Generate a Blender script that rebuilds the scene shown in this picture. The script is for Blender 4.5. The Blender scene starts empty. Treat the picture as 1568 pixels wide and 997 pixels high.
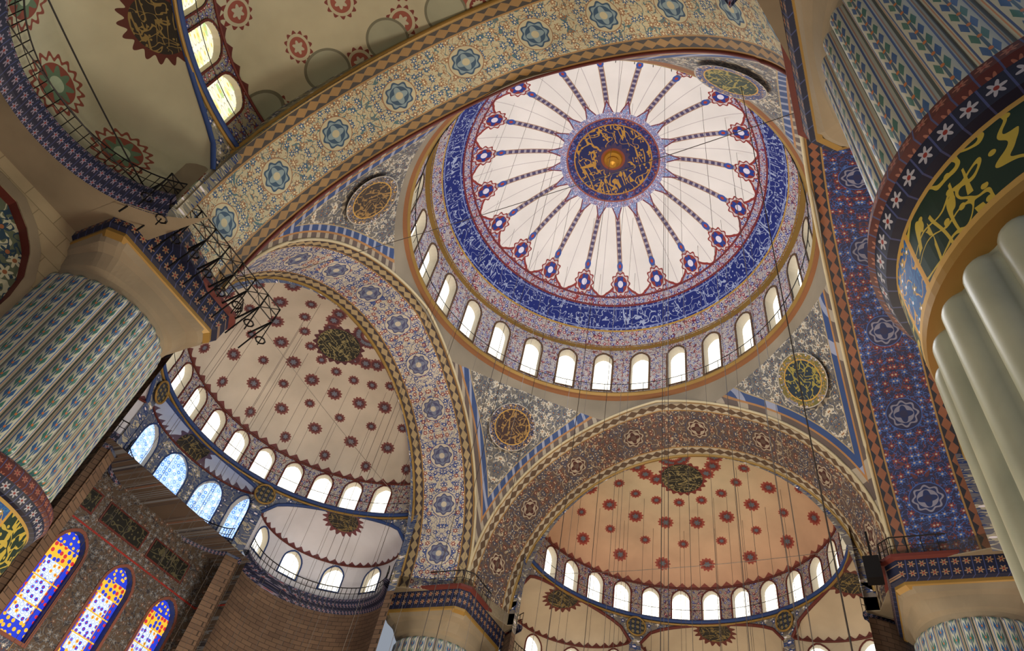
import bpy, math, random
from mathutils import Vector, Matrix
random.seed(3)
PI=math.pi
scene=bpy.context.scene
scene.view_settings.view_transform='Standard'
# ------------------------------------------------------------------ node DSL
def lin(h):
    h=h.lstrip('#');o=[]
    for i in(0,2,4):
        c=int(h[i:i+2],16)/255
        o.append(c/12.92 if c<=.04045 else((c+.055)/1.055)**2.4)
    return(o[0],o[1],o[2],1.0)
class V:
    def __init__(s,k,sock):s.k=k;s.s=sock
    def __add__(s,o):return s.k.m('ADD',s,o)
    def __radd__(s,o):return s.k.m('ADD',o,s)
    def __sub__(s,o):return s.k.m('SUBTRACT',s,o)
    def __rsub__(s,o):return s.k.m('SUBTRACT',o,s)
    def __mul__(s,o):return s.k.m('MULTIPLY',s,o)
    def __rmul__(s,o):return s.k.m('MULTIPLY',o,s)
    def __truediv__(s,o):return s.k.m('DIVIDE',s,o)
    def __lt__(s,o):return s.k.m('LESS_THAN',s,o)
    def __gt__(s,o):return s.k.m('GREATER_THAN',s,o)
class K:
    def __init__(k,name,rough=.6,spec=.3):
        k.mat=bpy.data.materials.new(name);k.mat.use_nodes=True;k.t=k.mat.node_tree;k.n=k.t.nodes
        k.b=k.n['Principled BSDF'];k.b.inputs['Roughness'].default_value=rough
        k.b.inputs['Specular IOR Level'].default_value=spec
        tc=k.n.new('ShaderNodeTexCoord');sp=k.n.new('ShaderNodeSeparateXYZ')
        k.t.links.new(tc.outputs['Object'],sp.inputs[0]);k.co=tc.outputs['Object']
        k.x,k.y,k.z=[V(k,sp.outputs[i]) for i in range(3)]
    def put(k,inp,v):
        if isinstance(v,V):k.t.links.new(v.s,inp)
        else:inp.default_value=v
    def m(k,op,a,b=None,c=None):
        n=k.n.new('ShaderNodeMath');n.operation=op
        k.put(n.inputs[0],a)
        if b is not None:k.put(n.inputs[1],b)
        if c is not None:k.put(n.inputs[2],c)
        return V(k,n.outputs[0])
    def fr(k,a):return k.m('FRACT',a)
    def fl(k,a):return k.m('FLOOR',a)
    def ab(k,a):return k.m('ABSOLUTE',a)
    def mn(k,a,b):return k.m('MINIMUM',a,b)
    def mx(k,a,b):return k.m('MAXIMUM',a,b)
    def sin(k,a):return k.m('SINE',a)
    def cos(k,a):return k.m('COSINE',a)
    def at(k,a,b):return k.m('ARCTAN2',a,b)
    def ln(k,a,b):return k.m('SQRT',a*a+b*b)
    def rng(k,a,lo,hi):return (a>lo)*(a<hi)
    def mix(k,f,a,b):
        n=k.n.new('ShaderNodeMix');n.data_type='RGBA'
        k.put(n.inputs[0],f);k.put(n.inputs[6],a);k.put(n.inputs[7],b);return V(k,n.outputs[2])
    def vec(k,a,b,c=0.0):
        n=k.n.new('ShaderNodeCombineXYZ')
        for i,v in enumerate((a,b,c)):k.put(n.inputs[i],v)
        return V(k,n.outputs[0])
    def noise(k,v,sc=1,det=1,dist=0):
        n=k.n.new('ShaderNodeTexNoise');n.inputs['Scale'].default_value=sc;n.inputs['Detail'].default_value=det;n.inputs['Distortion'].default_value=dist
        k.put(n.inputs['Vector'],v);return V(k,n.outputs[0])
    def vor(k,v,rand=1.0):
        n=k.n.new('ShaderNodeTexVoronoi');n.voronoi_dimensions='2D';n.inputs['Scale'].default_value=1;n.inputs['Randomness'].default_value=rand
        k.put(n.inputs['Vector'],v)
        s=k.n.new('ShaderNodeSeparateColor');k.t.links.new(n.outputs['Color'],s.inputs[0])
        p=k.n.new('ShaderNodeSeparateXYZ');k.t.links.new(n.outputs['Position'],p.inputs[0])
        return V(k,n.outputs['Distance']),V(k,s.outputs[0]),V(k,s.outputs[1]),V(k,p.outputs[0]),V(k,p.outputs[1])
    def orn(k,x,y,sc,bg,line,c1,c2,c3,R=.42,pet=5,lw=.035,rand=.7):
        """arabesque: vines, petalled flowers of two colours with hearts"""
        X=x*sc;Y=y*sc
        col=bg
        n=k.noise(k.vec(X,Y,3.1),1.1,0,.6)
        col=k.mix(k.ab(n-.5)<lw,col,line)
        n2=k.noise(k.vec(X,Y,9.7),2.3,0,.3)
        col=k.mix(k.ab(n2-.42)<lw*.9,col,c2)
        d,r1,r2,px,py=k.vor(k.vec(X,Y),rand)
        th=k.at(Y-py,X-px)
        rr=(k.cos(th*float(pet)+r1*6.28)*.3+.7)*R
        col=k.mix((d<rr)*(r2>.25),col,k.mix(r1>.5,c1,c2))
        col=k.mix((d<R*.28)*(r2>.25),col,c3)
        return col
    def script(k,x,y,sc,bg,fg,w=.055):
        """flowing calligraphy: upright stems, sweeping bowls and dots on a plain ground"""
        X=x*sc;Y=y*sc
        n=k.noise(k.vec(X*.9,Y*1.1,1.7),1,0,.9)
        n2=k.noise(k.vec(X*2.2,Y*.35,5.7),1,0,.2)
        n3=k.noise(k.vec(X*1.0,Y*1.6,8.7),1,0,.5)
        d,r1,r2,px,py=k.vor(k.vec(X*1.9,Y*1.9),1.)
        a=k.mx(k.ab(n-.53)<w*.55,(k.ab(n2-.56)<w*.7)*(n3>.45))
        a=k.mx(a,(d<.16)*(r1>.5))
        return k.mix(a,bg,fg)
    def rosette(k,col,dx,dy,R,ring,field,heart,n=12,dark=None):
        r=k.ln(dx,dy);th=k.at(dy,dx)
        s=k.cos(th*float(n))*.09+.91
        col=k.mix(r<s*R,col,ring)
        if dark is not None:col=k.mix((r<s*(R*.86))*(r>R*.66),col,dark)
        s2=k.cos(th*float(n/2))*.22+.78
        col=k.mix(r<s2*(R*.62),col,field)
        col=k.mix(r<R*.26,col,heart)
        return col
    def out(k,c,emit=None,es=0,grime=.25):
        if grime:
            n=k.noise(V(k,k.co),.35,4,.2)
            g=k.m('MULTIPLY_ADD',n,grime*2.2,1-grime*1.6)
            vm=k.n.new('ShaderNodeVectorMath');vm.operation='SCALE'
            if isinstance(c,V):k.t.links.new(c.s,vm.inputs[0])
            else:vm.inputs[0].default_value=c[:3]
            k.put(vm.inputs['Scale'],k.mn(g,1.12));c=V(k,vm.outputs[0])
        k.put(k.b.inputs['Base Color'],c)
        if emit is not None:
            k.put(k.b.inputs['Emission Color'],emit);k.put(k.b.inputs['Emission Strength'],es)
        return k.mat
def solid(name,h,rough=.6,metal=0,grime=.2):
    k=K(name,rough);k.b.inputs['Metallic'].default_value=metal
    return k.out(lin(h),grime=grime)
# ------------------------------------------------------------------ mesh helpers
def empty(name,loc=(0,0,0),rz=0,parent=None):
    o=bpy.data.objects.new(name,None);scene.collection.objects.link(o);o.location=loc;o.rotation_euler=(0,0,rz);o.parent=parent;o.empty_display_size=.2;return o
def mesh(name,vs,fs,mat,parent=None,smooth=False,loc=(0,0,0),rz=0):
    me=bpy.data.meshes.new(name);me.from_pydata([tuple(v) for v in vs],[],fs);me.update()
    for m in(mat if isinstance(mat,list) else[mat]):me.materials.append(m)
    if smooth:me.polygons.foreach_set('use_smooth',[True]*len(me.polygons))
    o=bpy.data.objects.new(name,me);scene.collection.objects.link(o);o.parent=parent;o.location=loc;o.rotation_euler=(0,0,rz);return o
class B:
    def __init__(s):s.v=[];s.f=[]
    def grid(s,f,us,vs,close=False):
        b=len(s.v);nu=len(us);nv=len(vs)
        for u in us:
            for v in vs:s.v.append(f(u,v))
        for i in range(nu if close else nu-1):
            for j in range(nv-1):
                i2=(i+1)%nu
                s.f.append((b+i*nv+j,b+i2*nv+j,b+i2*nv+j+1,b+i*nv+j+1))
        return s
    def tube(s,pts,r,n=5,closed=False):
        pts=[Vector(p) for p in pts];b=len(s.v);L=len(pts)
        for i,p in enumerate(pts):
            a=pts[(i-1)%L] if(i or closed) else p;c=pts[(i+1)%L] if(i<L-1 or closed) else p
            d=(c-a).normalized();up=Vector((0,0,1)) if abs(d.z)<.9 else Vector((1,0,0))
            e=d.cross(up).normalized();g=e.cross(d)
            for k in range(n):
                t=2*PI*k/n;s.v.append(p+e*(r*math.cos(t))+g*(r*math.sin(t)))
        for i in range(L if closed else L-1):
            for k in range(n):
                i2=(i+1)%L;s.f.append((b+i*n+k,b+i*n+(k+1)%n,b+i2*n+(k+1)%n,b+i2*n+k))
        return s
    def box(s,lo,hi):
        b=len(s.v)
        for z in(lo[2],hi[2]):
            for x,y in((lo[0],lo[1]),(hi[0],lo[1]),(hi[0],hi[1]),(lo[0],hi[1])):s.v.append((x,y,z))
        for f in((0,3,2,1),(4,5,6,7),(0,1,5,4),(1,2,6,5),(2,3,7,6),(3,0,4,7)):s.f.append(tuple(b+i for i in f))
        return s
    def make(s,name,mat,parent=None,smooth=False,**k):return mesh(name,s.v,s.f,mat,parent,smooth,**k)
def lsp(a,b,n):return[a+(b-a)*i/(n-1) for i in range(n)]
def outline(hw,z0,zs,k,extra=(),n=9):
    angs=sorted(set([PI*i/n for i in range(n+1)]+list(extra)),reverse=True)
    o=[(-hw,z0),(-hw,(z0+zs)/2)]+[(hw*math.cos(a),zs+hw*k*(math.sin(a)+.12*(1-abs(math.cos(a)))**2)) for a in angs]+[(hw,(z0+zs)/2),(hw,z0)]
    return o,angs
def windows(P,W,za,zb,hw,z0,zs,k,depth,wall,pane,frame,rev,fw=.13):
    ca=math.atan2(zb-zs,W/2);o,angs=outline(hw,z0,zs,k,(ca,PI-ca))
    q=[(-W/2,za),(-W/2,(z0+zs)/2)]
    for a in angs:
        c,s=math.cos(a),math.sin(a);t=min((W/2)/abs(c) if abs(c)>1e-6 else 1e9,(zb-zs)/s if s>1e-6 else 1e9);q.append((c*t,zs+s*t))
    q+=[(W/2,(z0+zs)/2),(W/2,za)]
    n=len(o);b=len(wall.v)
    for p in o+q:wall.v.append(P(p[0],p[1],0))
    for i in range(n):
        j=(i+1)%n;wall.f.append((b+i,b+j,b+n+j,b+n+i))
    b=len(rev.v)
    for d in(0,depth):
        for p in o:rev.v.append(P(p[0],p[1],d))
    for i in range(n):j=(i+1)%n;rev.f.append((b+i,b+j,b+n+j,b+n+i))
    b=len(pane.v)
    for p in o:pane.v.append(P(p[0],p[1],depth*.9))
    pane.f.append(tuple(range(b,b+n)))
    if frame is not None:
        b=len(frame.v);o2,_=outline(hw+fw,z0-fw,zs,k*(hw*k+fw)/(hw*k)*hw/(hw+fw),(ca,PI-ca))
        for p in o:frame.v.append(P(p[0],p[1],-.05))
        for p in o2:frame.v.append(P(p[0],p[1],-.05))
        for p in o2:frame.v.append(P(p[0],p[1],.02))
        for i in range(n):
            j=(i+1)%n;frame.f.append((b+i,b+j,b+n+j,b+n+i));frame.f.append((b+n+i,b+n+j,b+2*n+j,b+2*n+i))
def cylP(cx,cy,r,a0,kx=1):
    def P(s,z,d):
        a=a0+s/r;return(cx+kx*(r+d)*math.cos(a),cy+(r+d)*math.sin(a),z)
    return P
# ------------------------------------------------------------------ materials
WHITE=lin('#E6E2EC');RED=lin('#8E2A24');DRED=lin('#4E1B1A');BLUE=lin('#1D3F8F');NAVY=lin('#14234F');SKY=lin('#5B86B8')
GOLD=lin('#B08838');CREAM=lin('#D8CFB8');GRN=lin('#5E7A62')
def m_dome():
    k=K('dome_painting');N=20.
    r=k.ln(k.x,k.y);th=k.at(k.y,k.x)
    u=k.fr(th*(N/(2*PI))+.25)-.5
    au=k.ab(u);ar=.5-au
    dr=ar*r*(2*PI/N);dc=au*r*(2*PI/N)
    X=th*11.
    c=lin('#E2E0DE')
    bead=k.ab(k.fr(r*2.6)-.5)
    c=k.mix(dc<.02,c,lin('#B4AEB2'))
    c=k.mix(dr<.12,c,k.mix(bead<.3,lin('#A09AA8'),lin('#4C4468')))
    c=k.mix(k.rng(dr,.12,.18),c,lin('#A08068'))
    # starburst round the centre
    c=k.mix(dr<(4.75-r)*.36,c,k.orn(X,r,3.,lin('#7D8ABA'),lin('#C9CFE6'),RED,SKY,WHITE))
    c=k.mix((dr<(4.75-r)*.36)*(dr>(4.75-r)*.36-.09),c,lin('#6E3040'))
    c=k.mix(r<3.7,c,k.orn(X,r,3.,lin('#8A8EB4'),WHITE,RED,BLUE,WHITE))
    # lobed foot of the panels
    def lobes(o):
        return k.mx(k.mx(k.ln(dc,r-8.25)<1.02+o,k.ln(dc-.55,r-8.0)<.72+o),k.mx(k.ln(dc,r-8.95)<.42+o,r<8.0))
    foot=k.orn(X,r,2.8,lin('#B9B4BC'),lin('#5E6EAE'),RED,BLUE,WHITE,R=.46)
    c=k.mix(lobes(0.),k.mix(lobes(.13),foot,lin('#86302C')),c)
    c=k.rosette(c,dr,r-8.75,.74,lin('#86302C'),lin('#1B3688'),lin('#D8D4E6'),10,lin('#C8C0C4'))
    c=k.mix(k.ln(dr*1.3,r-7.7)<.28,c,lin('#34509E'));c=k.mix(k.ln(dr*1.3,r-7.7)<.12,c,lin('#A03A30'))
    c=k.mix(r>9.45,c,k.orn(X,r,3.2,lin('#ACA6B0'),RED,lin('#7C2630'),BLUE,WHITE))
    c=k.mix(k.rng(r,9.40,9.50),c,lin('#6A2428'));c=k.mix(k.rng(r,9.82,9.92),c,lin('#6A2428'))
    c=k.mix(r>9.92,c,k.script(X*.9,k.z,1.7,lin('#0C206E'),lin('#9AA6C4'),.032))
    c=k.mix(k.rng(r,9.99,10.04),c,lin('#7784B4'));c=k.mix(k.rng(r,10.80,10.84),c,lin('#7784B4'))
    c=k.mix(r>10.89,c,lin('#A8863A'))
    c=k.mix(r>10.95,c,k.orn(X,k.z,3.,lin('#B0A9A4'),lin('#6A2C2A'),RED,BLUE,WHITE))
    # centre roundel
    c=k.mix(r<3.25,c,k.orn(k.x,k.y,2.6,lin('#12205C'),lin('#4A60A4'),lin('#36509A'),lin('#7A3030'),GOLD,R=.3))
    c=k.mix(r<2.7,c,k.script(k.x,k.y,1.25,lin('#10184E'),lin('#A87E34'),.055))
    c=k.mix(k.rng(r,2.65,2.74),c,lin('#A8782E'));c=k.mix(k.rng(r,3.17,3.28),c,lin('#8A4A3E'))
    c=k.mix(r<(k.cos(th*16.)*.12+1.15),c,lin('#3A2A4A'));c=k.mix(r<.85,c,lin('#7A3A1E'))
    return k.out(c,grime=.14)
def m_drum(name,bg,acc,r):
    k=K(name);th=k.at(k.y,k.x);X=th*r
    return k.out(k.orn(X,k.z,3.0,bg,acc,RED,BLUE,WHITE,R=.34),grime=.2)
def m_pend():
    k=K('pendentive_arabesque');a=k.at(k.y,k.x)
    q=k.ab(k.fr(a*(2/PI))-.5)*24
    c=k.orn(q,k.z*1.1,2.1,lin('#69645C'),lin('#B4AD9C'),lin('#C2BAA6'),lin('#434A58'),lin('#86603C'),R=.42,pet=6,lw=.055,rand=.45)
    pl=k.mx(k.ab(k.x),k.ab(k.y));r=k.ln(k.x,k.y)
    t=k.ab(k.fr((k.x+k.y)*1.2+k.z*.9)-.5)
    c=k.mix(pl>10.82,c,lin('#9A8A6A'))
    c=k.mix(pl>10.87,c,k.mix(t<.15,lin('#2E4470'),lin('#8A90A4')))
    c=k.mix(pl>11.12,c,lin('#9A7044'))
    c=k.mix(pl>11.2,c,k.mix(t<.2,lin('#5A4E48'),lin('#9A907E')))
    c=k.mix(r<12.0,c,lin('#847A68'))
    return k.out(c,grime=.32)
def m_soffit(name,bg,line,c1,c2,c3,med,medrim,b1,b2,nm=10,sc=2.2):
    k=K(name);th=k.at(k.z+15.5,k.y);s=th*11.0;w=k.x-11.5
    c=k.orn(s,k.ab(w-2.0),sc,bg,line,c1,c2,c3,R=.44,pet=6,rand=.4)
    u=(k.fr(th*(nm/PI))-.5)*(PI/nm*10.8)
    v=w-2.0;q=k.ln(u,v)
    c=k.mix(q<.80,c,c2);c=k.mix(q<.76,c,bg)
    c=k.rosette(c,u,v,.68,medrim,med,bg,8,med)
    for lo,hi in((.12,.62),(3.38,3.9)):
        sc_=k.ab(k.fr(s*1.6)-.5)
        bc=k.mix(k.ab(w-(lo+hi)/2)<sc_*.36+.04,b1,b2)
        c=k.mix(k.rng(w,lo,hi),c,bc)
    e=k.mx(k.mx(k.rng(w,.62,.70),k.rng(w,3.30,3.38)),k.mx(w<.12,w>3.9))
    c=k.mix(e,c,lin('#937242'))
    return k.out(c,grime=.32)
def m_semi(name,bg,ros,dark,heart,low,grad=None,rk=.58,ncell=11.,b0=.42,b1=.16,south=False):
    k=K(name);dx=k.x-15.5;r=k.ln(dx,k.y);th=k.at(k.y,dx)
    c=bg
    if grad is not None:
        g=k.m('MULTIPLY_ADD',r,.17,-.75);c=k.mix(k.mn(k.mx(g,0.),1.),bg,grad)
    arc=r+k.m('POWER',r/9.8,6.)*1.9
    row=k.fl(arc*rk+.1);fy=(k.fr(arc*rk+.1)-.5)/rk
    alt=k.fr(row*.5)>.25
    off=alt*.5
    u=k.fr(th*(ncell/PI)+off)-.5;ux=u*r*(PI/ncell)
    big=b0+b1*alt
    rr=k.ln(ux,fy);tt=k.at(fy,ux)
    c=k.mix(rr<(k.cos(tt*12.)*.1+.9)*big,c,ros)
    if south:c=k.mix(k.rng(rr,big*.62,big*.8),c,bg)
    c=k.mix(rr<big*.62,c,dark);c=k.mix(rr<(k.cos(tt*6.)*.2+.8)*big*.42,c,heart)
    f=k.ab(k.fr(th*(39/PI))-.5);c=k.mix(k.z<-8.72-f*.7,c,low)
    c=k.mix(k.z<-9.05,c,DRED)
    if south:
        yy=(k.fr(k.y/2.9)-.5)*2.9;q=k.ln(yy,dx-.35)
        c=k.mix(q<.95,c,lin('#6A6A58'));c=k.mix(q<.84,c,lin('#929682'))
    q=k.ln(dx-2.3,k.y*1.0);tq=k.at(k.y,dx-2.3)
    c=k.mix(q<k.cos(tq*20.)*.1+1.6,c,dark)
    c=k.mix(q<1.4,c,k.script(dx,k.y,2.,lin('#262620'),lin('#8A8058'),.05))
    return k.out(c,grime=.28)
def m_niche(name,bg,fringe,green=False,zb=-13.6):
    k=K(name);dx=k.x-8.6;r=k.ln(dx,k.y);th=k.at(k.y,dx)
    c=bg
    f=k.ab(k.fr(th*(24/PI))-.5)
    if not green:c=k.mix((k.z<zb+.30-f*.5)*(k.z>zb-.02),c,fringe)
    if green:
        u=(k.fr(th*(5/PI))-.5)*4.7*(PI/5)
        c=k.rosette(c,u,k.z+14.75,1.1,lin('#7A4034'),lin('#566E58'),lin('#97A68E'),16,lin('#A8AC94'))
        c=k.mix(k.z<-15.95,c,lin('#4A2A24'))
    q=k.ln(dx-1.9,k.y);tq=k.at(k.y,dx-1.9)
    R=1.3
    c=k.mix(q<k.cos(tq*18.)*.14+R,c,fringe)
    c=k.mix(q<R*.8,c,k.script(dx,k.y,2.,lin('#262420'),lin('#7A6A40'),.05))
    return k.out(c,grime=.25)
def m_nfront(name,bg,a,b,med=None):
    k=K(name);th=k.at(k.y,k.x);s=th*9.8
    c=k.orn(k.ab(s),k.z,2.2,bg,a,a,b,WHITE,R=.4)
    return k.out(c,grime=.3)
def m_brick(name,c1,c2,mort,w=.7,h=.26,rr=4.7,cx=8.6,flat=False):
    k=K(name,.8)
    s=k.y if flat else k.at(k.y,k.x-cx)*rr
    n=k.n.new('ShaderNodeTexBrick');n.inputs['Scale'].default_value=1;n.inputs['Brick Width'].default_value=w;n.inputs['Row Height'].default_value=h;n.inputs['Mortar Size'].default_value=.015
    n.inputs['Color1'].default_value=c1;n.inputs['Color2'].default_value=c2;n.inputs['Mortar'].default_value=mort
    k.put(n.inputs['Vector'],k.vec(s,k.z));return k.out(V(k,n.outputs[0]),grime=.4)
def m_pane(name,col,es,ax='x',lead=True,stain=None):
    k=K(name,.3)
    s=k.at(k.y,k.x)*10 if ax=='th' else k.y
    c=col
    if lead:
        X=k.fr(s*4.)-.5;Y=k.fr(k.z*4.)-.5
        c=k.mix(k.ab(k.ln(X,Y)-.36)<.05,col,tuple(q*.55 for q in col[:3])+(1,))
    if stain:
        d,r1,r2,px,py=k.vor(k.vec(s*3.6,k.z*3.2),.6)
        dd=.36 if ax=='th' else .3
        c=k.mix(d<dd,c,k.mix(r1>.5,stain[0],k.mix(r2>.5,stain[1],stain[2])))
        c=k.mix(d<.12,c,stain[3])
        if ax=='y':
            e=k.ab(k.fr((k.y+2.75)/3.45+.5)-.5)*3.45
            c=k.mix(e>.56,c,k.mix(d<.26,stain[0],stain[3]));c=k.mix(k.rng(e,.52,.56),c,stain[2])
            c=k.mix((k.z>-21.6),c,k.mix(d<.34,stain[2],k.mix(r1>.45,stain[3],stain[0])))
            c=k.mix((k.z>-20.75),c,k.mix(d<.25,stain[0],stain[2]))
            c=k.mix((k.z<-24.5),c,k.mix(d<.3,stain[0],stain[2]))
            c=k.mix(k.rng(k.ab(k.z+23.1),.55,.62),c,stain[2])
    return k.out(lin('#202428'),emit=c,es=es,grime=0)
def m_tile():
    k=K('pier_tile',.35,.5);th=k.at(k.y,k.x);n=30.
    f=k.fr(th*(n/(2*PI)))-.5;af=k.ab(f)
    q=k.fr(k.z*2.1);hlf=k.ab(q-.5)
    c=lin('#A3A698')
    par=k.fr(k.fl(k.z*2.1)*.5)>.25
    leaf=k.ab(af-.13-(q-.5)*.08)<(.10-hlf*.2)
    c=k.mix(leaf,c,k.mix(par,lin('#2F625C'),lin('#27507E')))
    c=k.mix(k.ab(af-.02)<.02,c,lin('#36546A'))
    c=k.mix(k.ln(f,(q-.5)*.6)<.06,c,lin('#A8663A'))
    c=k.mix(k.rng(af,.29,.34),c,lin('#2A4A7A'))
    c=k.mix(k.rng(af,.37,.40),c,lin('#A87A60'))
    c=k.mix(af>.45,c,lin('#4A5656'))
    return k.out(c,grime=.28)
def m_marble():
    k=K('pier_marble',.35,.4)
    n=k.noise(V(k,k.co),.9,6,.8)
    c=k.mix(n,lin('#6E766A'),lin('#A9AE9A'))
    return k.out(c,grime=.18)
def m_belt():
    k=K('pier_belt');th=k.at(k.y,k.x);s=th*2.8
    seg=k.fr(th*(4/(2*PI))+1.889)
    c=k.orn(s,k.z,3.5,lin('#1C4A86'),GOLD,lin('#8A7A3A'),lin('#2A6AA0'),WHITE,R=.3)
    g=k.script(s,k.z,1.7,lin('#10291F'),lin('#A8963A'),.06)
    c=k.mix(k.rng(seg,.11,.89),c,g)
    c=k.mix(k.mx(k.rng(seg,.09,.11),k.rng(seg,.89,.91)),c,GOLD)
    c=k.mix(k.mx(k.z>-26.8,k.z<-27.9),c,lin('#A98A4A'))
    return k.out(c,grime=.2)
def m_star(name,bg=lin('#15192B'),fg=lin('#B9B7C4'),s='th',rr=2.8,sc=2.8,z0=0.):
    k=K(name);X=(k.at(k.y,k.x)*rr if s=='th' else k.x+k.y)*sc
    u=k.fr(X)-.5;v=k.fr((k.z-z0)*sc)-.5;r=k.ln(u,v);t=k.at(v,u)
    c=k.mix(r<(k.cos(t*6.)*.11+.26),bg,fg);c=k.mix(r<.1,c,lin('#7A2A24'))
    c=k.mix(k.ab(u)>.46,c,lin('#3A4470'))
    return k.out(c,grime=.3)
MD=m_dome()
glassC=m_pane('window_glass_clear',lin('#FFFAEA'),2.3,'th')
glassBlue=m_pane('window_glass_cool',lin('#B9D4FF'),1.5,'th',True,(lin('#7FA8E8'),lin('#D0E4FF'),lin('#5E90D8'),lin('#E8F2FF')))
glassY=m_pane('window_glass_yellow',lin('#FFF8D4'),1.3,'th',True,(lin('#F2E89A'),lin('#B9D08A'),lin('#F6F0C0'),lin('#E8C060')))
glassST=m_pane('stained_glass',lin('#DCE6FF'),1.25,'y',True,(lin('#2038C8'),lin('#5A78E8'),lin('#F0B830'),lin('#C82A30')))
gold=solid('gold_trim','#8A6E38',.4,.2);cream=solid('cream_trim','#B4A888');frameM=solid('window_frame','#5E4630',.5);iron=solid('wrought_iron','#1A191A',.5,.6)
wire=solid('cable_steel','#5A5450',.5,.3)
revW=solid('reveal_plaster','#B5AC9C',.7);stone=solid('limestone','#857A66',.8,0,.4);redtrim=solid('red_trim','#5A2620');bluetrim=solid('blue_trim','#263E72')
# ------------------------------------------------------------------ main dome
main=empty('main_dome')
A20=[2*PI*i/160 for i in range(160)]
rs=[0.02]+[11.7*math.sin(PI/2*i/44) for i in range(1,44)]+[11.4]
rs=sorted(r for r in rs if r<=11.4)
B().grid(lambda a,r:(r*math.cos(a),r*math.sin(a),9.5*math.sqrt(max(0,1-(r/11.7)**2))),A20,rs,True).make('dome_shell',MD,main,True)
w=B();p=B();fr=B();rv=B()
phi0=PI+2*PI/28*1.5
for i in range(28):
    windows(cylP(0,0,11.75,phi0+2*PI*i/28),2*PI*11.75/28,-2.5,2.15,.62,-1.9,.95,1.1,.7,w,p,fr,rv)
w.make('drum_wall',m_drum('drum_tiles',lin('#BDB8B2'),lin('#7A4038'),11.75),main)
p.make('drum_window_panes',glassC,main);fr.make('drum_window_frames',frameM,main);rv.make('drum_window_reveals',revW,main)
B().grid(lambda a,t:((11.75-.45*t)*math.cos(a),(11.75-.45*t)*math.sin(a),2.15+.02*t),A20,[0,1],True).make('drum_top_ledge',gold,main)
def prof(pts,name,mat,par,N=160):
    return B().grid(lambda a,i:(pts[i][0]*math.cos(a),pts[i][0]*math.sin(a),pts[i][1]),[2*PI*j/N for j in range(N)],list(range(len(pts))),True).make(name,mat,par)
prof([(11.75,-2.35),(11.45,-2.35),(11.4,-2.5),(11.55,-2.62)],'drum_gallery_lip',gold,main)
prof([(11.55,-2.6),(11.55,-2.8),(11.75,-2.9)],'drum_gallery_edge',solid('orange_band','#7E5230'),main)
kk=B();kk.tube([(11.3*math.cos(a),11.3*math.sin(a),-1.75) for a in A20],.03,4,True)
for i in range(0,160,2):
    a=A20[i];kk.tube([(11.3*math.cos(a),11.3*math.sin(a),-2.5),(11.3*math.cos(a),11.3*math.sin(a),-1.75)],.02,4)
kk.make('drum_railing',iron,main)
hb=[(0,8.6),(.25,8.7),(.45,8.95),(.42,9.15),(.6,9.3),(.7,9.5)]
prof(hb,'crown_boss',solid('boss_gold','#C79034',.35,.6),main,32)
# ------------------------------------------------------------------ pendentives
ZS=-15.5;HS=11.5
def archz(y):
    y=min(abs(y),HS);c=y/HS
    return ZS+HS*math.sqrt(max(0,1-c*c))+.5*max(0,1-c*2)**1.5
pv=empty('pendentive_vault',parent=main)
def pend(a,t):
    c,s=math.cos(a),math.sin(a);m=max(abs(c),abs(s));rb=HS/m;o=HS*min(abs(c),abs(s))/m
    r=11.75+(rb-11.75)*t
    zsph=lambda r:ZS+math.sqrt(max(0,2*HS*HS-r*r))
    z=zsph(r)+t*(archz(o)-zsph(rb))+(1-t)*(-2.9-zsph(11.75))*(1-t)**2
    return(r*c,r*s,z)
aa=[]
for q in range(4):
    for i in range(48):
        f=i/48;aa.append(q*PI/2-PI/4+PI/2*f)
def warp(a):
    q=math.floor((a+PI/4)/(PI/2));l=a-q*PI/2;return q*PI/2+math.atan(math.sin(l/(PI/4)*PI/2))
B().grid(pend,[warp(a) for a in aa],lsp(0,1,20),True).make('pendentives',m_pend(),pv,True)
def capdisc(az,el,Rs,rad,name,mat,par):
    cdir=Vector((math.cos(el)*math.cos(az),math.cos(el)*math.sin(az),math.sin(el)))
    e=Vector((-math.sin(az),math.cos(az),0));g=cdir.cross(e)
    b=B();C=Vector((0,0,ZS))+cdir*Rs
    b.grid(lambda a,r:(r*rad*math.cos(a),r*rad*math.sin(a),-(Rs-math.sqrt(Rs*Rs-(r*rad)**2))),[2*PI*i/48 for i in range(48)],[.001,.3,.6,.8,1],True)
    ob=b.make(name,mat,par,True)
    M=Matrix((e,g,cdir)).transposed().to_4x4();M.translation=C;ob.matrix_local=M;return ob
def m_roundel(name,field,fg,rim,rim2,R):
    k=K(name);r=k.ln(k.x,k.y);t=k.at(k.y,k.x)
    c=k.orn(t*R,r,3.,rim,rim2,rim2,GOLD,WHITE,R=.3)
    c=k.mix(r<R*.74,c,k.script(k.x,k.y,1.8,field,fg,.06))
    c=k.mix(k.rng(r,R*.71,R*.75),c,GOLD);c=k.mix(r>R*.96,c,lin('#9A9488'))
    return k.out(c,grime=.2)
el=math.atan2(-5.84-ZS,13.07)
for az,fc,fg,rm in((135,'#33201C','#8A6A38','#1E2440'),(45,'#1C2A36','#8A7E38','#5E5A2E'),(225,'#33281E','#86683A','#3E3E44'),(315,'#22301E','#8A7E38','#243A6E')):
    capdisc(math.radians(az),el,16.1,1.6,'roundel',m_roundel('roundel_paint_%d'%az,lin(fc),lin(fg),lin(rm),lin('#6C6C7A'),1.6),pv)
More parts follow.
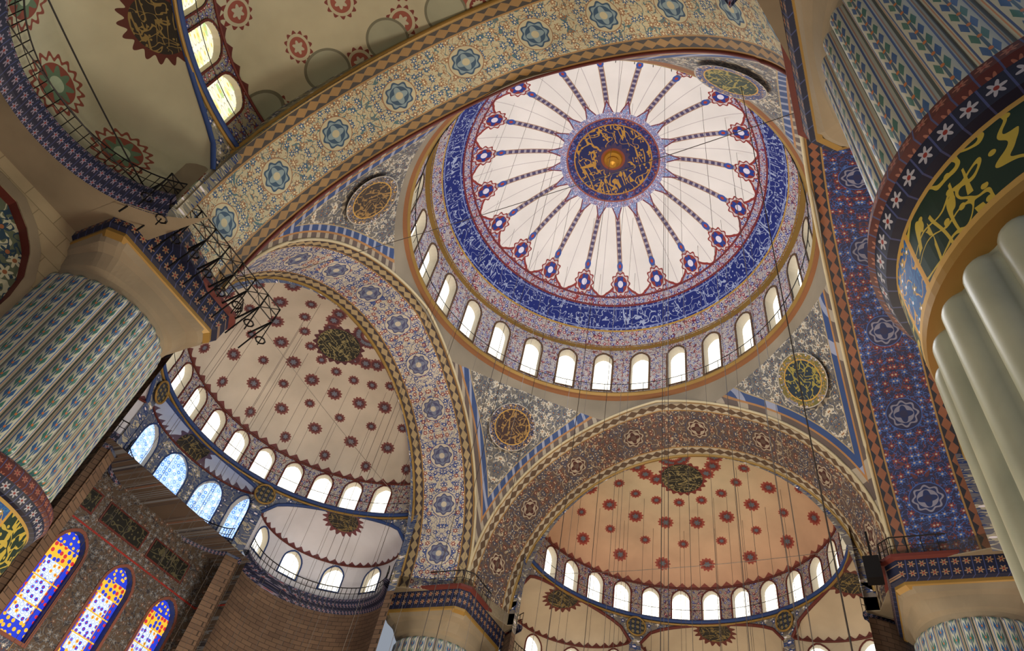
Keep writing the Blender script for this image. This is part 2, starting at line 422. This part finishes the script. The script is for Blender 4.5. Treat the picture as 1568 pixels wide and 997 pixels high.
# ------------------------------------------------------------------ great arches
def near(ph):
    y=HS*math.cos(ph);return y,archz(y)
FR=10.4;FZ=-15.35
def far(ph):
    return FR*math.cos(ph),FZ+FR*math.sin(ph)
sof={
'E':m_soffit('arch_soffit_dark',lin('#27294A'),lin('#5A3030'),lin('#743030'),lin('#3B5A9A'),lin('#A89A8A'),lin('#1C2A56'),lin('#7A7A8C'),lin('#26262E'),lin('#7E5038'),8,2.6),
'N':m_soffit('arch_soffit_red',lin('#5E4C42'),lin('#A89A80'),lin('#6E3A2C'),lin('#344058'),lin('#BCAC90'),lin('#4A2A26'),lin('#A89C88'),lin('#AEA48E'),lin('#5A4838'),8,2.7),
'W':m_soffit('arch_soffit_white',lin('#BDB6A4'),lin('#4E5E8E'),lin('#84382C'),lin('#2C427E'),lin('#DCD6C2'),lin('#70788E'),lin('#4A4E70'),lin('#40383A'),lin('#A08E6A'),11,2.6),
'S':m_soffit('arch_soffit_beige',lin('#B0A988'),lin('#46666A'),lin('#264E74'),lin('#86603E'),lin('#D2C8A0'),lin('#7A8E92'),lin('#2A465E'),lin('#3A342C'),lin('#8A6C3E'),10,2.8)}
semi={
'E':m_semi('semi_dome_E',lin('#BDB2AE'),RED,DRED,BLUE,RED),
'N':m_semi('semi_dome_N',lin('#C4B496'),lin('#94463A'),lin('#74302A'),lin('#5A6470'),lin('#84443A'),lin('#C49C7E'),.52,9.),
'W':m_semi('semi_dome_W',lin('#BFB5A6'),lin('#764442'),lin('#542E34'),lin('#6A7080'),lin('#6E3C3C'),lin('#C4BCB0'),.58,10.,.40,.14),
'S':m_semi('semi_dome_S',lin('#AEAB92'),lin('#6E3028'),lin('#8A4A3C'),lin('#ADAC98'),lin('#5A2A28'),None,.4,7.,.72,.0,True)}
semb={'E':lin('#A9A09C'),'N':lin('#A09484'),'W':lin('#B2AEA6'),'S':lin('#94907A')}
lowdrum={d:m_drum('semi_drum_'+d,semb[d],lin('#5E3036'),30) for d in 'ENWS'}
nf={d:m_nfront('spandrel_'+d,{'E':lin('#6A6A72'),'N':lin('#726C66'),'W':lin('#5E6880'),'S':lin('#7E7C6C')}[d],lin('#AEA894'),lin('#2C4070')) for d in 'ENWS'}
nic={'E':m_niche('exedra_E',lin('#BDB4AC'),lin('#6A2A22')),'N':m_niche('exedra_N',lin('#B8AA92'),lin('#5E2E26')),'W':m_niche('exedra_W',lin('#D2D4DE'),lin('#6A3A40')),'S':m_niche('exedra_S',lin('#A9A890'),lin('#4E2620'),True)}
nicWf=m_niche('exedra_W_flat',lin('#B4C2DE'),lin('#5A4A60'),False,-12.5)
brick=m_brick('wall_brick',lin('#645042'),lin('#745E4C'),lin('#3A3028'))
pbrick=m_brick('pilaster_brick',lin('#645042'),lin('#745E4C'),lin('#3A3028'),.7,.26,9.8,0.)
stoneW=m_brick('wall_stone',lin('#9A8C70'),lin('#A6987A'),lin('#7E7258'),1.3,.6,1,0,True)
corn=m_star('cornice_stars',lin('#1B2038'),lin('#7E7A90'),'xy',1,3.2,-16.7)
PH=lsp(0,PI,73)
dirs={'E':0,'N':PI/2,'W':PI,'S':-PI/2}
for d,rz in dirs.items():
    ar=empty('great_arch',(0,0,0),rz)
    def sf(ph,t):
        y0,z0=near(ph);y1,z1=far(ph)
        return(11.5+4*t,y0+(y1-y0)*t,z0+(z1-z0)*t)
    b=B().grid(sf,PH,[0,.2,.5,.8,1]);b.make('soffit',sof[d],ar,True)
    q=B()
    for sg in(-1,1):
        q.grid(lambda k,t:(11.5+4*t,sg*(HS+(FR-HS)*t),(-16.3 if k==0 else ZS+(FZ-ZS)*t)),[0,1],[0,1])
    q.make('springer',sof[d],ar)
    def order(ph,t):
        y,z=far(ph);y2=9.75*math.cos(ph);z2=-14.8+9.75*math.sin(ph)
        return(15.5,y+(y2-y)*t,z+(z2-z)*t)
    B().grid(order,PH,[0,1]).make('inner_order',nf[d],ar)
    q=B()
    for sg in(-1,1):q.grid(lambda y,z:(15.5,sg*y,z),[9.75,FR],[-16.3,-14.8])
    q.make('order_jambs',nf[d],ar)
    q=B().grid(lambda ph,t:(15.52,far(ph)[0]*(1+.2*t),far(ph)[1]+2.5*t*math.sin(ph)),PH,[0,.5,1])
    q.make('outer_face',nf[d],ar)
    B().tube([(11.45,near(ph)[0],near(ph)[1]) for ph in PH],.09,6).make('inner_roll',redtrim if d in 'S' else cream,ar,True)
    B().tube([(15.5,far(ph)[0],far(ph)[1]) for ph in PH],.12,6).make('outer_roll',gold,ar,True)
    # ---- semi dome
    sd=empty('semi_dome',(0,0,0),rz)
    AZ=lsp(-PI/2,PI/2,73)
    srs=[.02]+[9.8*math.sin(PI/2*i/22) for i in range(1,23)]
    B().grid(lambda a,r:(15.5+r*math.cos(a),r*math.sin(a),-9.15+4.25*math.sqrt(max(0,1-(r/9.8)**2))),AZ,srs).make('shell',semi[d],sd,True)
    w=B();p=B();fr=B();rv=B();st=math.radians(12.25)
    ks=[i-6 for i in range(13)] if d!='S' else [i-6.5 for i in range(14)]
    hwS=.6 if d!='S' else .76
    for kx in ks:
        windows(cylP(15.5,0,9.8,kx*st),9.8*st,-11.7,-9.15,hwS,-11.45,-10.0 if d!='S' else -10.1,1.05 if d!='S' else .95,.55 if d!='S' else .35,w,p,fr,rv,.1)
    lim=(ks[-1]+.5)*st
    w.grid(lambda a,z:(15.5+9.8*math.cos(a),9.8*math.sin(a),z),[lim,PI/2],[-11.7,-9.15]);w.grid(lambda a,z:(15.5+9.8*math.cos(a),9.8*math.sin(a),z),[-lim,-PI/2],[-11.7,-9.15])
    w.make('drum_wall',lowdrum[d],sd);p.make('window_panes',{'E':glassC,'N':glassC,'W':glassC,'S':glassY}[d],sd)
    fr.make('window_frames',redtrim,sd);rv.make('window_reveals',revW,sd)
    for zz,rr,mt in((-9.15,.07,redtrim),(-11.62,.14,bluetrim),(-11.85,.08,gold)):
        B().tube([(15.5+9.75*math.cos(a),9.75*math.sin(a),zz) for a in AZ],rr,6).make('ring_moulding',mt,sd,True)
    rl=B();rl.tube([(15.5+9.5*math.cos(a),9.5*math.sin(a),-10.9) for a in AZ],.02,4)
    rl.make('drum_rail',iron,sd)
    q=B();q2=B();hg=math.asin(4.7/9.8);g1=math.radians(61)-hg
    for lo,hi in((hg,g1),(-g1,-hg),(math.radians(61)+hg,PI/2+.03),(-PI/2-.03,-math.radians(61)-hg)):
        q.grid(lambda a,z:(15.5+9.8*math.cos(a),9.8*math.sin(a),z),lsp(lo-.01,hi+.01,4),[-16.9,-16.2,-11.7])
        if d in 'WN':q2.grid(lambda a,z:(15.5+9.8*math.cos(a),9.8*math.sin(a),z),lsp(lo-.01,hi+.01,4),[-37.1,-16.9])
    q.make('spandrel_piers',nf[d],sd)
    if q2.v:q2.make('lower_pilasters',pbrick,sd)
    for sg in(-1,1):
        a=sg*math.radians(30.5);e=empty('spandrel_roundel',(15.5,0,0),a,sd)
        B().grid(lambda t,r:(9.62-.04*(1-r),.62*r*math.cos(t),-12.45+.62*r*math.sin(t)),[2*PI*i/32 for i in range(32)],[.01,.5,.8,1],True).make('disc',m_star('roundel_small_'+d,lin('#23262A'),lin('#8A8458'),'xy',1,3.) ,e)
        B().tube([(9.6,.64*math.cos(t),-12.45+.64*math.sin(t)) for t in [2*PI*i/32 for i in range(32)]],.07,5,True).make('rim',gold,e,True)
    # ---- exedrae
    for na in(-61,0,61):
        flat=(d=='W' and na==0);kx=.5 if flat else 1.
        ex=empty('exedra',(15.5,0,0),math.radians(na),sd)
        c0=8.6;R=4.7;zb=-13.6 if not flat else -12.5;h=-11.78-zb+.06
        def front(be):
            lo,hi=0,R
            for _ in range(40):
                mid=(lo+hi)/2
                if math.hypot(c0+kx*mid*math.cos(be),mid*math.sin(be))<9.8:lo=mid
                else:hi=mid
            return lo
        BE=lsp(-PI/2,PI/2,41)
        def cap(be,t):
            r0=front(be);r=r0+(R-r0)*math.sin(t*PI/2);r=min(r,R)
            return(c0+kx*r*math.cos(be),r*math.sin(be),zb+h*math.sqrt(max(0,1-(r/R)**2)))
        B().grid(cap,BE,lsp(0,1,16)).make('cap',nicWf if flat else nic[d],ex,True)
        def frf(be,t):
            x,y,z=cap(be,0);return(x,y,z+(-11.7-z)*t)
        B().grid(frf,BE,[0,.5,1]).make('spandrels',nf[d],ex)
        B().tube([cap(be,0) for be in BE],.11,6).make('arch_roll',bluetrim if d!='N' else redtrim,ex,True)
        blind=(d=='S' and na==-61)
        w=B();p=B();fr=B();rv=B()
        if blind:
            w.grid(lambda be,z:(c0+R*math.cos(be),R*math.sin(be),z),BE,[-16.2,zb])
        else:
            nw=5
            for i in range(nw):
                be=-PI/2+PI*(i+.5)/nw
                if flat:
                    windows(cylP(c0,0,R,be,kx),PI*R/nw,-16.2,zb,1.02,-15.8,-14.0,1.15,.4,w,p,fr,rv,.1)
                else:
                    windows(cylP(c0,0,R,be),PI*R/nw,-16.2,zb,.66,-15.5,-14.6,1.1,.5,w,p,fr,rv,.1)
            p.make('window_panes',glassBlue if flat else glassC,ex);fr.make('window_frames',redtrim if d!='W' else bluetrim,ex);rv.make('window_reveals',revW,ex)
        w.make('drum_wall',nic[d] if not flat else nf['W'],ex)
        if not blind:B().tube([(c0+kx*(R-.03)*math.cos(b_),(R-.03)*math.sin(b_),zb) for b_ in BE],.07,5).make('base_moulding',redtrim,ex,True)
        pr=[(R,-16.2),(R-.45,-16.15),(R-.5,-16.3),(R-.42,-16.55),(R-.2,-16.7),(R,-16.95)]
        B().grid(lambda be,i:(c0+kx*pr[i][0]*math.cos(be),pr[i][0]*math.sin(be),pr[i][1]),BE,list(range(6))).make('cornice',corn,ex)
        rl=B()
        P=[(c0+kx*(R-.4)*math.cos(b_),(R-.4)*math.sin(b_)) for b_ in BE]
        rl.tube([(x,y,-15.35) for x,y in P],.035,4);rl.tube([(x,y,-15.75) for x,y in P],.02,4)
        for x,y in P:rl.tube([(x,y,-16.15),(x,y,-15.35)],.02,4)
        rl.make('gallery_railing',iron,ex)
        if not flat and d in 'WN':
            B().grid(lambda be,z:(c0+R*math.cos(be),R*math.sin(be),z),BE,lsp(-37.1,-16.6,6)).make('lower_wall',brick,ex)
# ------------------------------------------------------------------ piers
tile=m_tile();marb=m_marble();belt=m_belt();star=m_star('pier_star_band',lin('#151A30'),lin('#9A9CA6'),'th',2.94,2.857,-26.65);starc=m_star('pier_cornice_stars',lin('#161B34'),lin('#8A7058'),'xy',1,2.3,-17.22)
redstar=m_star('pier_red_band',lin('#4A1E1C'),lin('#8A5A4A'),'th',3.0,3.3,-26.2)
def reeds(b,z0,z1,r0,A,n,nz):
    zs=sorted(set(lsp(z0,z1,nz)+lsp(z0,z0+.5,8)+lsp(z1-.5,z1,8)))
    th=[2*PI*i/(n*10) for i in range(n*10)];hw=PI*r0/n*.92
    def f(a,z):
        g=(a*n/(2*PI))%1*2-1;e=max(0,(z0+hw-z)/hw,(z-(z1-hw))/hw);q=(g*1.06)**2+e*e
        r=r0+A*math.sqrt(max(0,1-q));return(r*math.cos(a),r*math.sin(a),z)
    b.grid(f,th,zs,True)
DZ=-.45
for sx,sy in((-1,1),(1,1),(-1,-1),(1,-1)):
    SW=(sx,sy)==(-1,-1)
    px,py=(14*sx,14*sy) if not SW else (-14.4,-13.2)
    pr_=empty('fluted_pier',(px,py,0))
    def lathe(pts,name,mat,N=96):
        B().grid(lambda a,i:(pts[i][0]*math.cos(a),pts[i][0]*math.sin(a),pts[i][1]),[2*PI*j/N for j in range(N)],list(range(len(pts))),True).make(name,mat,pr_)
    b=B();reeds(b,-36.3,-27.75+DZ,2.50,.25,28,10);b.make('marble_flutes',marb,pr_,True)
    lathe([(3.1,-37.1),(3.1,-36.6),(2.9,-36.4),(2.5,-36.3)],'marble_base',marb)
    lathe([(2.5,-27.75+DZ),(2.74,-27.68+DZ),(2.76,-27.55+DZ)],'belt_lower_moulding',gold)
    lathe([(2.76,-27.55+DZ),(2.78,-26.9+DZ),(2.78,-26.25+DZ)],'calligraphy_belt',belt)
    lathe([(2.78,-26.25+DZ),(2.9,-26.2+DZ),(2.98,-25.85+DZ)],'belt_star_band',star)
    lathe([(2.98,-25.85+DZ),(3.06,-25.75+DZ),(3.0,-25.45+DZ),(2.8,-25.3+DZ)],'belt_red_band',redstar)
    lathe([(2.8,-25.3+DZ),(2.6,-25.2+DZ),(2.42,-25.15+DZ)],'belt_blue_band',bluetrim)
    b=B();reeds(b,-25.15+DZ,-18.8,2.42,.19,30,12);b.make('tiled_flutes',tile,pr_,True)
    def tr(a,t):
        c,s=math.cos(a),math.sin(a);m=max(abs(c),abs(s));sq=min(2.8/m,3.6)
        r=2.42+(sq-2.42)*t**1.5;return(r*c,r*s,-18.8+1.3*t+.08*math.sin(t*4*PI))
    B().grid(tr,[2*PI*i/96 for i in range(96)],lsp(0,1,9),True).make('corbelling',stone,pr_)
    def sq(pts,name,mat):
        b=B()
        def f(k,i):
            r,z=pts[i];q=r*.84
            cs=[(r,-q),(r,q),(q,r),(-q,r),(-r,q),(-r,-q),(-q,-r),(q,-r)];return(cs[k][0],cs[k][1],z)
        b.grid(f,list(range(8)),list(range(len(pts))),True);b.make(name,mat,pr_)
    sq([(2.7,-17.6),(2.85,-17.45),(2.85,-17.3)],'cornice_lower',gold)
    sq([(2.85,-17.3),(2.98,-17.2),(3.05,-16.35)],'cornice_star_frieze',starc)
    sq([(3.05,-16.35),(3.2,-16.25),(3.2,-16.1),(.5,-16.08)],'cornice_top',redtrim)
    # masonry corner above the cornice (stays with the arches)
    ox,oy=14*sx-px,14*sy-py
    poly=[(-2.5,-2.5),(1.5,-3.6),(1.5,-4.25),(2.4,-2.9),(2.4,2.4),(-2.9,2.4),(-4.25,1.5),(-3.6,1.5)]
    b=B().grid(lambda i,z:(poly[i][0]*sx+ox,poly[i][1]*sy+oy,z),list(range(8)),[-16.35,-15.6],True)
    b.v+=[(x*sx+ox,y*sy+oy,-16.35) for x,y in poly];b.f.append(tuple(range(16,24)));b.make('impost_block',starc if SW else stone,pr_)
    poly2=[(1.5,-4.25),(2.5,-2.9),(2.5,2.5),(-2.9,2.5),(-4.25,1.5)]
    B().grid(lambda i,z:(poly2[i][0]*sx+ox,poly2[i][1]*sy+oy,z),list(range(5)),[-16.4,-9.0]).make('corner_masonry',stone,pr_)
    rl=B();r=3.1;q=r*.84;cs=[(r,-q),(r,q),(q,r),(-q,r),(-r,q),(-r,-q),(-q,-r),(q,-r)]
    for zz,t in((-15.2,.04),(-15.65,.02)):rl.tube([(x,y,zz) for x,y in cs],t,4,True)
    for i in range(8):
        x0,y0=cs[i];x1,y1=cs[(i+1)%8];n=8 if i%2==0 else 3
        for j in range(n):rl.tube([(x0+(x1-x0)*j/n,y0+(y1-y0)*j/n,-16.1),(x0+(x1-x0)*j/n,y0+(y1-y0)*j/n,-15.2)],.02,4)
    if SW:
        Q=[]
        for j in range(9):
            s=-3.2+j*.85
            x,y,X,Y=3.2,s,4.3,s;Q.append((X,Y))
            rl.tube([(x,y,-16.3),(X,Y,-15.9),(X,Y,-15.1)],.045,4);rl.tube([(x,y,-17.2),((x+X)/2,(y+Y)/2,-16.5),(X,Y,-15.9)],.035,4)
            rl.tube([(X,Y,-15.9),(X,Y,-17.3)],.025,4)
            rl.tube([(X+.2*math.cos(t),Y+.2*math.sin(t),-16.8-.12*(j%3)) for t in [2*PI*i/8 for i in range(8)]],.04,4,True)
        for zz in(-15.9,-15.1,-15.5):rl.tube([(x,y,zz) for x,y in Q],.035,4)
        for j in range(8):
            rl.tube([(Q[j][0],Q[j][1],-15.9),(Q[j+1][0],Q[j+1][1],-15.1)],.02,4);rl.tube([(Q[j][0],Q[j][1],-15.1),(Q[j+1][0],Q[j+1][1],-15.9)],.02,4)
    elif (sx,sy)==(1,1):
        rl.box((-3.9,-3.2,-17.2),(-3.2,-2.5,-16.1));rl.tube([(-3.5,-2.8,-16.1),(-3.5,-2.8,-14.6)],.06,5)
    rl.make('iron_railing',iron,pr_)
# ------------------------------------------------------------------ south-west wall with tiled lunette
k=K('lunette_tiles');c=k.orn(k.ab(k.y+18.6),k.z,1.6,lin('#56604E'),lin('#A8AA92'),lin('#B4B49A'),lin('#263C4E'),lin('#8A5A3A'),R=.46,pet=6,lw=.06,rand=.5);lun=k.out(c)
sw=empty('wall_south_west');w=B();p=B();fr=B();rv=B();SX=-14.0
windows(lambda s,z,dd:(SX-dd,-18.6+s,z),7.2,-30,-16.9,2.55,-29.5,-20.6,1.0,.5,w,p,fr,rv,.35)
w.grid(lambda y,z:(SX,y,z),[-27,-22.2],[-30,-16.9]);w.grid(lambda y,z:(SX,y,z),[-27,-15.0],[-37.1,-30])
w.make('wall_surface',stoneW,sw);p.make('lunette',lun,sw);fr.make('voussoirs',stone,sw);rv.make('lunette_reveal',redtrim,sw)
b=B();na=math.radians(-90-61);ccx,ccy=-0+8.6*math.cos(na),-15.5+8.6*math.sin(na)
def sl(be,t):
    x=ccx+4.7*math.cos(be);y=ccy+4.7*math.sin(be);return(x+(SX-x)*t,y,-16.92)
b.grid(sl,lsp(PI-1.5,PI+1.5,21),[0,1])
b.v+=[(SX,-15.0,-16.93),(-11.6,-15.0,-16.93),(-9.85,-15.6,-16.93),(-11.2,-16.7,-16.93),(SX,-16.7,-16.93)];n_=len(b.v);b.f.append(tuple(range(n_-5,n_)))
b.make('gallery_soffit',stone,sw)
# ------------------------------------------------------------------ west wall
def m_ww():
    k=K('west_wall_painting');
    c=k.orn(k.y,k.z,2.4,lin('#54483E'),lin('#36343A'),lin('#6A4E40'),lin('#70747A'),lin('#9A928A'),R=.34)
    c=k.mix(k.rng(k.z,-19.6,-19.5),c,RED)
    q=k.ab(k.fr((k.y+2.75)/3.45)-.5)*3.45
    q=1.725-q
    c=k.mix((k.z<-20)*k.rng(q,.42,.48),c,lin('#8A6A48'))
    c=k.mix((k.z<-20)*(q<.42),c,k.orn(k.y,k.z,3.4,lin('#3E4A60'),lin('#8A8E96'),lin('#A8A498'),lin('#6A3E36'),WHITE,R=.4))
    return k.out(c,grime=.3)
ww=empty('wall_west');WX=-26.0
w=B();p=B();fr=B();rv=B()
cw=3.45
for yy in(-2.75,.7,4.15):
    windows(lambda s,z,dd,yy=yy:(WX-dd,yy+s,z),cw,-26.5,-19.5,.9,-25.3,-21.2,1.25,.45,w,p,fr,rv,.16)
w.grid(lambda y,z:(WX,y,z),[-8.5,-2.75-cw/2],[-26.5,-19.5]);w.grid(lambda y,z:(WX,y,z),[-8.5,5.875],[-19.5,-16.7]);w.grid(lambda y,z:(WX,y,z),[-8.5,5.875],[-37.1,-26.5])
w.grid(lambda t,z:(WX+t*2.6,5.875-.2*t,z),[0,1],[-37.1,-16.7])
w.grid(lambda y,t:(WX+2.8*t,y,-16.75),[-8.5,5.875],[0,1])
w.make('wall_surface',m_ww(),ww);fr.make('window_frames',solid('terracotta','#7A4A3E'),ww);rv.make('window_reveals',bluetrim,ww)
p.make('stained_panes',glassST,ww)
k=K('inscription_panel');c=k.script(k.y,k.z,1.8,lin('#14140F'),lin('#4E4A34'),.05)
pm=k.out(c,grime=.1);b=B();b2=B()
for yy in(-4.4,-.9,2.6):
    b.box((WX,yy-1.4,-18.9),(WX+.08,yy+1.4,-17.9));b2.box((WX,yy-1.5,-19.0),(WX+.05,yy+1.5,-17.8))
b.make('inscription_panels',pm,ww);b2.make('panel_frames',redtrim,ww)
# floor
k=K('carpet',.9);c=k.orn(k.x,k.y,1.2,lin('#8A2A22'),lin('#5A1A1A'),lin('#2A3A6A'),lin('#B9894A'),CREAM);fm=k.out(c)
B().box((-40,-40,-37.3),(40,40,-37.1)).make('floor',fm)
# ------------------------------------------------------------------ cables and chandelier
ch=empty('ring_chandelier',(0,0,-32.2))
cb=B()
for i in range(20):
    a=2*PI*i/20+.1;R_=8.2;zt=9.5*math.sqrt(1-(R_/11.7)**2);cb.tube([(R_*math.cos(a),R_*math.sin(a),zt),(R_*math.cos(a),R_*math.sin(a),-32.0)],.010,4)
for i in range(10):
    a=2*PI*i/10+.3;R_=4.6;zt=8.7;cb.tube([(R_*math.cos(a),R_*math.sin(a),zt),(R_*math.cos(a),R_*math.sin(a),-32.0)],.010,4)
for i in range(10):
    for R2 in(4,7):
        a=PI/2+PI*(i+.5)/10;x,y=-15.5+R2*math.cos(a),R2*math.sin(a);cb.tube([(x,y,-6),(x,y,-32)],.011,4)
        x,y=R2*math.cos(a-PI/2),15.5+R2*math.sin(a-PI/2);cb.tube([(x,y,-6),(x,y,-32)],.011,4)
cb.tube([(9.5,-9,-6.3),(9.5,-9,-33)],.016,5)
def sag(a,b,s,r=.03,n=24):
    a=Vector(a);b=Vector(b);cb.tube([a.lerp(b,i/n)-Vector((0,0,s*4*(i/n)*(1-i/n))) for i in range(n+1)],r,4)
sag((-11.6,-11.3,-15.2),(11.3,-11.5,-15.2),.4,.014)
sag((-11.3,-11.5,-15.2),(-11.3,11.5,-15.2),.5,.016);sag((-11.3,11.4,-15.2),(11.5,11.4,-15.2),.5,.016)
cb.make('hanging_cables',wire,ch,loc=(0,0,32.2))
cb=B()
sag((-11.2,-16.2,-15.6),(-6.2,-22.5,-18.7),.1,.035);sag((-11.2,-16.2,-15.6),(-8.6,-22.6,-18.0),.3,.03)
cb.make('power_cables',iron,ch,loc=(0,0,32.2))
b=B()
for R_ in(8.2,4.6):
    for z in(0,.25):b.tube([(R_*math.cos(a),R_*math.sin(a),z) for a in A20],.04,5,True)
for i in range(8):
    a=2*PI*i/8;b.tube([(0,0,0),(8.2*math.cos(a),8.2*math.sin(a),0)],.03,4)
b.make('iron_rings',iron,ch)
b=B()
for i in range(60):
    a=2*PI*i/60;x,y=8.2*math.cos(a),8.2*math.sin(a)
    b.grid(lambda t,j:(x+[.03,.1,.12,.07][j]*math.cos(t),y+[.03,.1,.12,.07][j]*math.sin(t),[-.25,-.2,-.02,.12][j]),[2*PI*q/8 for q in range(8)],[0,1,2,3],True)
k=K('lamp_glass',.2);b.make('lamp_cups',k.out(lin('#EEE8D8'),emit=lin('#FFE2B0'),es=3,grime=0),ch,True)
def lamp(name,loc,P_,col,rad,par=None):
    l=bpy.data.lights.new(name,'POINT');l.energy=P_;l.color=col;l.shadow_soft_size=rad;o=bpy.data.objects.new(name,l);scene.collection.objects.link(o);o.location=loc;o.parent=par;return o
lamp('chandelier_light',(0,0,-30.5),11500,(1,.9,.70),3)
for x,y,e in((-19,0,3100),(0,19,3900),(0,-19,2800),(19,0,3800)):lamp('side_chandelier_light',(x,y,-32),e,(1,.85,.64),2)
lamp('dome_fill',(0,0,-6),4200,(.94,.96,1),4)  # added fill lamp in mid-air under the dome, brightens the vault evenly
W=bpy.data.worlds.new('World');scene.world=W;W.use_nodes=True;W.node_tree.nodes['Background'].inputs[0].default_value=(.78,.86,1,1);W.node_tree.nodes['Background'].inputs[1].default_value=.35
# ------------------------------------------------------------------ camera
cam=bpy.data.cameras.new('camera');co=bpy.data.objects.new('camera',cam);scene.collection.objects.link(co)
co.location=(9.8768,-21.4637,-35.516);co.rotation_euler=(-0.7256,3.309,-2.7243);cam.sensor_width=36;cam.lens=1055/1568*36;cam.clip_end=300
scene.camera=co
